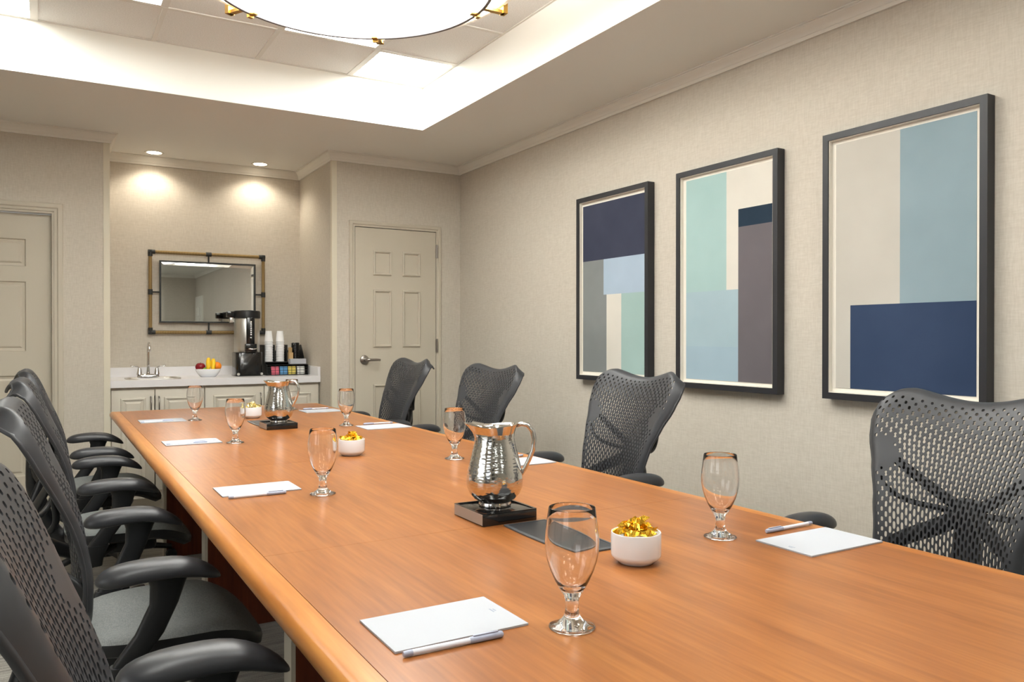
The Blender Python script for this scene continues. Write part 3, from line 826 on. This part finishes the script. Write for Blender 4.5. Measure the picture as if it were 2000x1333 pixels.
# trays, pitchers, power covers
def tray(cx, cy, label):
    t = thing('serving_coaster', label, 'coaster', (cx, cy, ZT), 0, 'black square coasters')
    MB().box(-.076, .076, -.078, .078, .0003, .0285).build('base_block', 'tray_black', t, bevel=.0015)
    MB().box(-.076, .076, -.078, -.0725, .0285, .030).box(-.076, .076, .0725, .078, .0285, .030).box(-.076, -.0705, -.0725, .0725, .0285, .030).box(.0705, .076, -.0725, .0725, .0285, .030).build('rim', 'tray_black', t)
    box('side_strip', -.0768, -.0761, -.075, .075, .003, .029, 'tray_edge', t)
tray(.980, 1.742, 'black square coaster under the steel pitcher away from the sink counter')
tray(1.008, 4.010, 'black square coaster under the steel pitcher closer to the sink counter')
def make_pitcher():
    t = thing('water_pitcher', 'p', 'pitcher', (0, 0, 0))
    NA = 64
    prof = [(.036, .000), (.0415, .001), (.0425, .006), (.040, .010), (.0405, .013), (.052, .019), (.0640, .032), (.0705, .048), (.0722, .066), (.0700, .086), (.0645, .110), (.0585, .134), (.0530, .155), (.0500, .172), (.0510, .184), (.0550, .196), (.0605, .206)]
    def ring(r, z):
        out = []
        k = max(0, (z-.165)/.041)**1.6
        for j in range(NA):
            a = 2*PI*j/NA
            d = (a-PI+PI) % (2*PI); d = abs((a-PI))          # distance from spout (angle pi)
            sp = math.exp(-(d/.42)**2)
            rr = r + k*(.018*sp - .003*math.exp(-((d-1.0)/.35)**2))
            zz = z + k*(.004*sp - .004*math.exp(-((d-1.3)/.6)**2) + .004*math.exp(-(min(abs(a), 2*PI-a)/.5)**2))
            out.append((rr*math.cos(a), rr*math.sin(a), zz))
        return out
    lo = [ring(r, z) for r, z in prof[:15]]
    MB().loft(lo, caps=False).build('body', 'hammered_steel', t, smooth=60)
    hi = [ring(r, z) for r, z in prof[14:]]
    inner = [ring(r-.0025, z-.0005) for r, z in reversed(prof[9:])] + [ring(.055, .05), ring(.03, .025), ring(.001, .025)]
    MB().loft(hi+inner, caps=False).build('rim_band', 'polished_steel', t, smooth=60)
    MB().lathe([(0, .0002), (.036, .0002), (.036, .001)], 48).build('base', 'polished_steel', t, smooth=40)
    hd = [(.055, 0, .203), (.068, 0, .208), (.084, 0, .205), (.096, 0, .190), (.101, 0, .168), (.097, 0, .142), (.087, 0, .116), (.076, 0, .094), (.068, 0, .080)]
    MB().tube(hd, [.0060, .0062, .0064, .0064, .0064, .0062, .0060, .0058, .0050], 12, flat=1.5).build('handle', 'polished_steel', t, smooth=True)
    # ice guard across the spout
    MB().add([(-.030, -.036, .205), (-.030, .036, .205), (-.058, .018, .212), (-.058, -.018, .212), (-.030, -.036, .203), (-.030, .036, .203), (-.058, .018, .210), (-.058, -.018, .210)],
             [(0,1,2,3), (7,6,5,4), (0,4,5,1), (1,5,6,2), (2,6,7,3), (3,7,4,0)]).build('ice_guard', 'polished_steel', t)
    return t
pit = make_pitcher()
pit.location = (.985, 1.752, ZT+.0288); pit.rotation_euler = (0, 0, R(-33)); tag(pit, 'hammered steel water pitcher on the coaster away from the sink counter', 'pitcher', 'hammered steel pitchers')
p2 = copy_tree(pit); p2.location = (1.010, 4.010, ZT+.0288); p2['label'] = 'hammered steel water pitcher on the coaster closer to the sink counter'
def cover(cx, cy, ly, label):
    t = thing('power_module_cover', label, 'cover', (cx, cy, ZT), 0, 'flush power module covers')
    def outline(hx, hy):
        pts = []
        n = 10
        for k in range(n+1): q = -1+2*k/n; pts.append((hx*(1-.10*q*q), q*hy))
        for k in range(n+1): q = 1-2*k/n; pts.append((-hx*(1-.10*q*q), q*hy))
        return pts
    o1, o2 = outline(.066, ly/2), outline(.058, ly/2-.010)
    MB().loft([[(x, y, .0003) for x, y in o1], [(x, y, .0035) for x, y in o1], [(x, y, .0045) for x, y in o2], [(x, y, .0006) for x, y in o2]], caps=False).build('rim', 'cover_rim', t)
    o3 = outline(.0575, ly/2-.0105)
    MB().loft([[(x, y, .0008) for x, y in o3], [(x, y, .0036) for x, y in o3]]).build('lid', 'cover_black', t)
cover(1.012, 1.500, .30, 'flush black power cover in the table beside the bowl of gold sweets')
cover(1.000, 4.255, .30, 'flush black power cover behind the coaster closer to the sink counter')

# candy bowls
def candy_mesh(k):
    rnd = random.Random(k)
    v = []; n = 8
    v.append((0, 0, .007 + rnd.random()*.006))
    for ring_, (r0, z0) in enumerate(((.009, .005), (.0160, 0))):
        for j in range(n):
            a = 2*PI*j/n
            r = r0*(1.2 if j % 2 == 0 else .55)*(.75+.4*rnd.random())
            v.append((r*math.cos(a), r*math.sin(a)*.75, z0 + (rnd.random()-.5)*.012))
    v.append((0, 0, -.006))
    f = [(0, 1+j, 1+(j+1) % n) for j in range(n)]
    f += [(1+j, 1+n+j, 1+n+(j+1) % n, 1+(j+1) % n) for j in range(n)]
    f += [(2*n+1, 1+n+(j+1) % n, 1+n+j) for j in range(n)]
    me = pydata(v, f)
    bm = bmesh.new(); bm.from_mesh(me); bmesh.ops.triangulate(bm, faces=bm.faces); bmesh.ops.recalc_face_normals(bm, faces=bm.faces); bm.to_mesh(me); bm.free()
    return me
def bowl_of_sweets(x, y, label, where, foil, count, seed):
    t = thing('candy_bowl', label, 'bowl', (x, y, ZT), 0, 'white bowls of sweets')
    pr = [(.030, .0003), (.034, .0005), (.036, .003), (.046, .010), (.0500, .015), (.0507, .019), (.0507, .060), (.0500, .0625), (.0482, .0625), (.0475, .060), (.0470, .020), (.040, .012), (.001, .010)]
    rings = [sring(0, 0, z, r, r, 56, 2.0) for r, z in pr]
    MB().loft(rings, caps=True).build('bowl_body', 'white_ceramic', t, smooth=50)
    ms = []
    for k in range(5):
        me = candy_mesh(seed*10+k); me.materials.append(MATS[foil]); ms.append(me)
    rnd = random.Random(seed)
    for k in range(count):
        lay = 0 if k < count*.55 else 1 if k < count*.85 else 2
        a = k*2.4 + rnd.random()*.5; rr = (.038 if lay == 0 else .026 if lay == 1 else .010)*math.sqrt((k % max(1, int(count*.55))+.5)/max(1, count*.55))
        o = link(ms[k % 5], 'wrapped_sweet', None, None, loc=(x+rr*math.cos(a), y+rr*math.sin(a), ZT+.0600+lay*.0095+rnd.random()*.005),
                 rot=(rnd.uniform(-.6, .6), rnd.uniform(-.6, .6), rnd.uniform(0, 6)))
        tag(o, 'gold foil wrapped sweet in the bowl ' + where, 'sweet', 'sweets in the bowl ' + where)
bowl_of_sweets(1.032, 1.250, 'round white bowl heaped with gold wrapped sweets, beside the power cover', 'beside the power cover', 'gold_foil', 32, 1)
bowl_of_sweets(1.020, 2.945, 'round white bowl heaped with gold wrapped sweets, midway between the two pitchers', 'midway between the two pitchers', 'gold_foil', 30, 2)
bowl_of_sweets(1.005, 4.575, 'round white bowl heaped with pale gold sweets, between pitcher and sink counter', 'between pitcher and sink counter', 'pale_gold_foil', 26, 3)

# ------------------------------------------------------------------ alcove: cabinets, counter, sink
ZK0, ZK1 = .872, .920
CF = 5.945
def cabinet(x0, x1, doors, label):
    t = thing('base_cabinet', label, 'cabinet', ((x0+x1)/2, 5.97, 0), 0, 'base cabinets under the sink counter')
    cx = (x0+x1)/2
    def L(o): o.location = (-cx, -5.97, 0); return o
    L(MB().box(x0, x0+.018, 5.985, YA-.002, .10, ZK0-.0005).box(x1-.018, x1, 5.985, YA-.002, .10, ZK0-.0005).box(x0+.018, x1-.018, YA-.012, YA-.002, .10, ZK0-.0005)
      .box(x0+.018, x1-.018, 5.985, YA-.012, .10, .118).box(x0+.018, x1-.018, 5.985, 6.003, ZK0-.06, ZK0-.0005).box(x0+.018, x1-.018, 5.985, 6.003, .118, .16).box((x0+x1)/2-.02, (x0+x1)/2+.02, 5.985, 6.003, .16, ZK0-.06).box(x0, x1, 6.04, YA-.002, .0, .0995).build('carcass', 'cabinet_paint', t))
    for a, b, hs in doors:
        z0, z1, y = .155, ZK0-.018, 5.966
        d = L(box('door', a, b, y, y+.018, z0, z1, 'cabinet_paint', t, bevel=.002))
        rings = []
        for o, dd in ((.055, 0), (.058, -.008), (.066, -.010), (.074, -.004), (.082, -.001), (.094, -.009), (.098, -.009)):
            rings.append([(a+o, y+dd, z0+o), (b-o, y+dd, z0+o), (b-o, y+dd, z1-o), (a+o, y+dd, z1-o)])
        mb = MB().loft(rings, caps=False); n = len(mb.v); mb.f.append((n-4, n-3, n-2, n-1)); mb.mi.append(0)
        mb.build('raised_panel', 'cabinet_paint', d)
        hx = b-.022 if hs > 0 else a+.022
        MB().tube([(hx, y, z1-.05), (hx, y-.022, z1-.052), (hx, y-.026, z1-.10), (hx, y-.022, z1-.148), (hx, y, z1-.15)], .0045, 8).build('handle', 'brushed_nickel', d, smooth=True)
cabinet(XA0+.004, .9785, [(.384, .650, 1), (.657, .975, -1)], 'pale grey base cabinet with two panelled doors below the sink')
cabinet(.9795, XA1-.004, [(.983, 1.391, 1), (1.398, 1.800, -1)], 'pale grey base cabinet with two panelled doors below the coffee urn')
SX0, SX1, SY0, SY1 = .50, .83, 6.06, 6.30
t = thing('sink_counter', 'white stone counter with low splashback in the alcove', 'counter', ((XA0+XA1)/2, 6.2, ZK0))
def LC(o): o.location = (-(XA0+XA1)/2, -6.2, -ZK0); return o
LC(MB().box(XA0+.003, SX0, CF, YA-.001, ZK0, ZK1).box(SX1, XA1-.002, CF, YA-.001, ZK0, ZK1).box(SX0, SX1, CF, SY0, ZK0, ZK1).box(SX0, SX1, SY1, YA-.001, ZK0, ZK1).build('worktop', 'counter_white', t))
LC(box('splashback', XA0+.003, XA1-.002, YA-.02, YA-.001, ZK1+.0003, .990, 'counter_white', t))
LC(box('side_splash', XA1-.022, XA1-.002, CF+.002, YA-.0205, ZK1+.0003, .990, 'counter_white', t))
sk = thing('sink', 'small stainless steel sink set into the white counter', 'sink', (.665, 6.18, ZK1))
rings = [sring(0, .01, z, hx, hy, 40, 4) for hx, hy, z in ((.182, .160, .0003), (.180, .158, .004), (.165, .120, .0045), (.158, .113, -.002), (.150, .106, -.12), (.11, .07, -.135), (.02, .02, -.137))]
MB().loft(rings, caps=False).build('basin', 'brushed_steel', sk, smooth=50)
MB().lathe([(.0, -.1355), (.02, -.1355), (.022, -.138)], 20).build('drain', 'chrome', sk, smooth=40)
fa = thing('faucet', 'chrome gooseneck faucet with two lever handles behind the sink', 'faucet', (.648, 6.325, ZK1+.0046))
MB().loft([sring(0, 0, z, hx, hy, 32, 2.6) for hx, hy, z in ((.075, .026, 0), (.075, .026, .010), (.066, .020, .020), (.055, .015, .022))]).build('deck_plate', 'chrome', fa, smooth=45)
MB().tube([(0, 0, .02), (0, 0, .10), (0, 0, .205), (0, -.010, .232), (0, -.030, .246), (0, -.055, .246), (0, -.075, .232), (0, -.082, .205), (0, -.082, .185)], [.013, .0095, .0085, .0085, .0085, .0085, .0085, .0085, .010], 14, up=(1,0,0)).build('spout', 'chrome', fa, smooth=True)
for sd in (-1, 1):
    h = MB().lathe([(.020, .018), (.017, .035), (.013, .055), (.010, .066), (0, .070)], 18, (sd*.058, 0, 0)).build('handle_base', 'chrome', fa, smooth=40)
    MB().tube([(sd*.058, 0, .064), (sd*.070, -.004, .074), (sd*.085, -.008, .078), (sd*.105, -.012, .078), (sd*.118, -.014, .083)], [.006, .006, .005, .0065, .004], 10).build('lever', 'chrome', h, smooth=True)

# fruit
fb = tag(MB().loft([sring(0, 0, z, hx, hy, 40, 2.4) for hx, hy, z in ((.050, .045, 0), (.054, .048, .003), (.062, .056, .010), (.080, .072, .035), (.090, .082, .058), (.088, .080, .060), (.078, .070, .036), (.058, .052, .012), (.01, .01, .009))]).build('fruit_bowl', 'white_ceramic', smooth=60, loc=(1.045, 6.22, ZK1+.0003)),
         'white bowl holding fruit on the alcove counter', 'bowl')
def fruit(name, mat_, loc, r, label, cat, sq=.92, dent=True):
    t = thing(name, label, cat, loc)
    pr = []
    for k in range(15):
        a = -PI/2 + PI*k/14
        rr = r*math.cos(a); z = r*sq*math.sin(a)
        if dent: z -= math.copysign(.22*r*math.exp(-(rr/(.32*r))**2), z)
        pr.append((max(rr, .0002), z))
    MB().lathe(pr, 28).build('flesh', mat_, t, smooth=True)
    MB().tube([(0, 0, r*sq*.74 if dent else r*sq*.97), (.002, 0, r*sq*1.02)], .002, 6).build('stem', 'stem_brown', t, smooth=True)
fruit('apple', 'apple_red', (.988, 6.20, .995), .036, 'dark red apple in the white fruit bowl', 'apple')
fruit('apple', 'apple_green', (1.022, 6.175, .972), .024, 'green apple peeking over the fruit bowl rim', 'apple')
fruit('orange', 'orange_peel', (1.105, 6.21, .998), .034, 'bright orange in the white fruit bowl', 'orange', .97, False)
for k, (dx, ln, lb) in enumerate(((0, .90, 'ripe banana next to the red apple in the fruit bowl'), (.034, .84, 'ripe banana next to the orange in the fruit bowl'))):
    t = thing('banana', lb, 'banana', (1.036+dx, 6.20, .955))
    pts = [(0 - .006*k, -.045, .012), (0, -.050, .040), (.002, -.045, .070), (.006, -.025, .095), (.012, .005, .108), (.016, .03, .110)]
    MB().tube([(x*ln, y*ln, z*ln) for x, y, z in pts], [.009, .016, .0175, .017, .013, .007], 10, up=(1,0,0)).build('peel', 'banana', t, smooth=True)
    MB().tube([(.016*ln, .03*ln, .110*ln), (.018*ln, .042*ln, .112*ln)], [.0065, .005], 8).build('stalk', 'banana_tip', t, smooth=True)

# coffee urn
ur = thing('coffee_urn', 'steel and black coffee dispenser standing on a black base', 'coffee urn', (1.335, 6.26, ZK1+.0003))
MB().loft([sring(0, -.005, z, hx, hy, 40, 5) for hx, hy, z in ((.104, .105, 0), (.104, .105, .008), (.100, .100, .012), (.100, .100, .175), (.096, .096, .180))]).build('base_stand', 'gloss_black', ur, smooth=45)
MB().lathe([(.092, .180), (.094, .184), (.094, .435), (.090, .440)], 48, caps=True).build('tank', 'brushed_steel', ur, smooth=40)
MB().lathe([(.094, .440), (.099, .443), (.099, .487), (.094, .497), (.03, .503), (0, .503)], 48).build('lid', 'black_plastic', ur, smooth=40)
MB().box(-.148, -.096, -.03, .03, .446, .492).build('lid_latch', 'gloss_black', ur, bevel=.004)
MB().box(-.128, -.102, -.02, .02, .405, .446).build('hinge_block', 'brushed_steel', ur, bevel=.003)
MB().box(-.024, .036, -.108, -.075, .205, .445).build('gauge_housing', 'gloss_black', ur, bevel=.006)
g_ = ur.children[-1]
for k in range(7): box('gauge_mark', .002, .013, -.1095, -.108, .310+.016*k, .321+.016*k, 'white_plastic', g_)
box('gauge_mark', .001, .012, -.1095, -.108, .288, .297, 'white_plastic', g_)
MB().box(-.036, .048, -.125, -.07, .185, .245).build('tap_block', 'gloss_black', ur, bevel=.006)
MB().tube([(-.014, -.127, .208), (.010, -.134, .205), (.046, -.127, .208)], .006, 8).build('tap_lever', 'chrome', ur, smooth=True)
for sx in (-1, 1): MB().lathe([(.010, -.014), (.010, .0)], 12, (sx*.085, -.100, .016), axis='Y', caps=True).build('foot_stud', 'brushed_steel', ur, smooth=40)

# condiment rack with cups, lids, stirrers, napkins and packets
OX0, OX1, OY0, OY1 = 1.462, 1.780, 6.16, 6.40
rk = thing('condiment_rack', 'black wire condiment rack beside the coffee urn', 'rack', ((OX0+OX1)/2, (OY0+OY1)/2, ZK1))
ocx, ocy = (OX0+OX1)/2, (OY0+OY1)/2
def LR(o): o.location = (-ocx, -ocy, -ZK1); return o
ZB = ZK1 + .0004
LR(box('base_plate', OX0, OX1, OY0, OY1, ZB, ZB+.006, 'iron_black', rk))
for x in (OX0, OX1-.004):
    side = [(OY0, ZB+.006), (OY1, ZB+.006), (OY1, ZB+.235), (OY1-.05, ZB+.235), (OY0+.07, ZB+.09), (OY0, ZB+.08)]
    MBs = MB().loft([[(x, y, z) for y, z in side], [(x+.004, y, z) for y, z in side]])
    LR(MBs.build('side_panel', 'iron_black', rk))
LR(box('back_panel', OX0+.004, OX1-.004, OY1-.004, OY1, ZB+.006, ZB+.19, 'iron_black', rk))
LR(box('upper_shelf', OX0+.004, OX1-.004, OY0+.075, OY1-.004, ZB+.098, ZB+.104, 'iron_black', rk))
for k in range(4):
    z = ZB+.018+.021*k
    LR(MB().tube([(OX0+.004, OY0+.003, z), (OX1-.004, OY0+.003, z)], .0016, 6).build('front_wire', 'iron_black', rk))
for k in range(1, 10):
    x = OX0 + (OX1-OX0)*k/10
    LR(MB().tube([(x, OY0+.003, ZB+.006), (x, OY0+.003, ZB+.081)], .0014, 6).build('front_wire', 'iron_black', rk))
for x in (1.452+.012, 1.542, 1.640):
    LR(box('cup_divider', x, x+.006, OY0+.10, OY1-.02, ZB+.1042, ZB+.235, 'iron_black', rk))
cupm = MB().lathe([(.0, .0840), (.0225, .0840), (.0235, .0820), (.0315, .006), (.0335, .004), (.0335, 0), (.0310, 0), (.0300, .006), (.0220, .080), (0, .080)], 28).mesh()
cupm.materials.append(MATS['white_plastic'])
for p in cupm.polygons: p.use_smooth = True
cupm.set_sharp_from_angle(angle=R(40))
for sx, lb in ((1.505, 'white foam cup upside down in the stack beside the coffee urn'), (1.593, 'white foam cup upside down in the stack beside the black lids')):
    for k in range(9):
        o = link(cupm, 'foam_cup', None, loc=(sx, 6.285, ZB+.1045+.0195*k))
        tag(o, lb + (', topmost' if k == 8 else ''), 'cup', 'stacked foam cups')
lidm = MB().lathe([(0, .010), (.026, .010), (.028, .008), (.033, .004), (.034, 0), (.031, 0), (.027, .006), (0, .008)], 28).mesh(); lidm.materials.append(MATS['gloss_black'])
for p in lidm.polygons: p.use_smooth = True
lidm.set_sharp_from_angle(angle=R(40))
for k in range(15):
    tag(link(lidm, 'cup_lid', None, loc=(1.715, 6.29, ZB+.1045+.0098*k)), 'black cup lid in the stack on the rack' + (', topmost' if k == 14 else ''), 'lid', 'stacked black lids')
sb = thing('stirrer_box', 'small kraft box of wooden stirrers on the rack', 'box', (1.664, 6.25, ZB+.1043))
MB().box(-.016, .016, -.025, .025, 0, .070).build('carton', 'kraft', sb)
for k in range(5): box('stirrer', -.012+.005*k, -.009+.005*k, -.015, .015, .070, .108+.003*(k % 2), 'kraft', sb)
for k in range(7):
    tag(box('paper_napkin', -.062, .062, -.030, .030, 0, .0055, 'paper', loc=(1.706, 6.202, ZB+.086+.0057*k), rot=(0, 0, R((k % 3 - 1)*1.5))), 'folded white paper napkin in the pile on the rack' + (', topmost' if k == 6 else ''), 'napkin', 'napkins on the rack')
for gi, (cname, x0, n) in enumerate((('pink', 1.492, 6), ('blue', 1.560, 5), ('yellow', 1.622, 5), ('white', 1.692, 6))):
    for k in range(n):
        o = box('sweetener_packet', -.028, .028, -.0020, .0020, 0, .060, 'packet_'+cname, loc=(x0+.036+.0015*(k % 2), 6.172+.0048*k, ZB+.0065), rot=(R(-6), R((k % 3-1)*3), 0))
        tag(o, cname + ' sweetener packet standing in the front tray of the rack', 'packet', cname + ' packets in the rack')

# ------------------------------------------------------------------ mirror
mi = thing('wall_mirror', 'wide mirror with rope and black iron frame hanging above the counter', 'mirror', (1.095, YA, 1.555))
def LM(o): o.location = (-1.095, -YA, -1.555); return o
mx0, mx1, mz0, mz1 = .681, 1.512, 1.253, 1.859
yr = YA-.030
ym = YA-.032
cxm, czm = (mx0+mx1)/2, (mz0+mz1)/2
for a, b in (((mx0, yr, mz0), (cxm, yr, mz0)), ((cxm, yr, mz0), (mx1, yr, mz0)), ((mx0, yr, mz1), (cxm, yr, mz1)), ((cxm, yr, mz1), (mx1, yr, mz1)),
             ((mx0, yr, mz0), (mx0, yr, czm)), ((mx0, yr, czm), (mx0, yr, mz1)), ((mx1, yr, mz0), (mx1, yr, czm)), ((mx1, yr, czm), (mx1, yr, mz1))):
    LM(MB().tube([a, b], .0125, 12).build('rope_bar', 'rope', mi, smooth=40))
for x in (mx0, mx1):
    for z in (mz0, mz1):
        sx = 1 if x == mx0 else -1; sz = 1 if z == mz0 else -1
        LM(MB().tube([(x-sx*.014, yr, z), (x+sx*.034, yr, z)], .0165, 14).tube([(x, yr, z-sz*.014), (x, yr, z+sz*.034)], .0165, 14).build('corner_joint', 'iron_black', mi, smooth=40))
ix0_, ix1_, iz0_, iz1_ = .744, 1.450, 1.326, 1.797
for (x, z, ex, ez) in ((cxm, mz1, cxm, iz1_), (cxm, mz0, cxm, iz0_), (mx0, czm, ix0_, czm), (mx1, czm, ix1_, czm)):
    hor = abs(x-ex) > abs(z-ez)
    j = MB().tube([(x-.02, yr, z), (x+.02, yr, z)] if not hor else [(x, yr, z-.02), (x, yr, z+.02)], .0165, 14)
    LM(j.build('joint', 'iron_black', mi, smooth=40))
    LM(MB().tube([(x, yr, z), (ex, ym, ez)], .006, 8).build('strut', 'iron_black', mi, smooth=40))
w_ = .011
LM(MB().box(ix0_, ix1_, ym-.012, ym+.012, iz0_, iz0_+w_).box(ix0_, ix1_, ym-.012, ym+.012, iz1_-w_, iz1_).box(ix0_, ix0_+w_, ym-.012, ym+.012, iz0_+w_, iz1_-w_).box(ix1_-w_, ix1_, ym-.012, ym+.012, iz0_+w_, iz1_-w_).build('inner_frame', 'iron_black', mi))
a0, a1, c0, c1 = ix0_+w_, ix1_-w_, iz0_+w_, iz1_-w_
bv = .022
gl = MB().add([(a0, ym, c0), (a1, ym, c0), (a1, ym, c1), (a0, ym, c1), (a0+bv, ym-.0010, c0+bv), (a1-bv, ym-.0010, c0+bv), (a1-bv, ym-.0010, c1-bv), (a0+bv, ym-.0010, c1-bv), (a0, ym+.006, c0), (a1, ym+.006, c0), (a1, ym+.006, c1), (a0, ym+.006, c1)],
              [(4,5,6,7), (0,1,5,4), (1,2,6,5), (2,3,7,6), (3,0,4,7), (0,8,9,1), (1,9,10,2), (2,10,11,3), (3,11,8,0), (8,11,10,9)])
LM(gl.build('mirror_glass', 'mirror', mi))
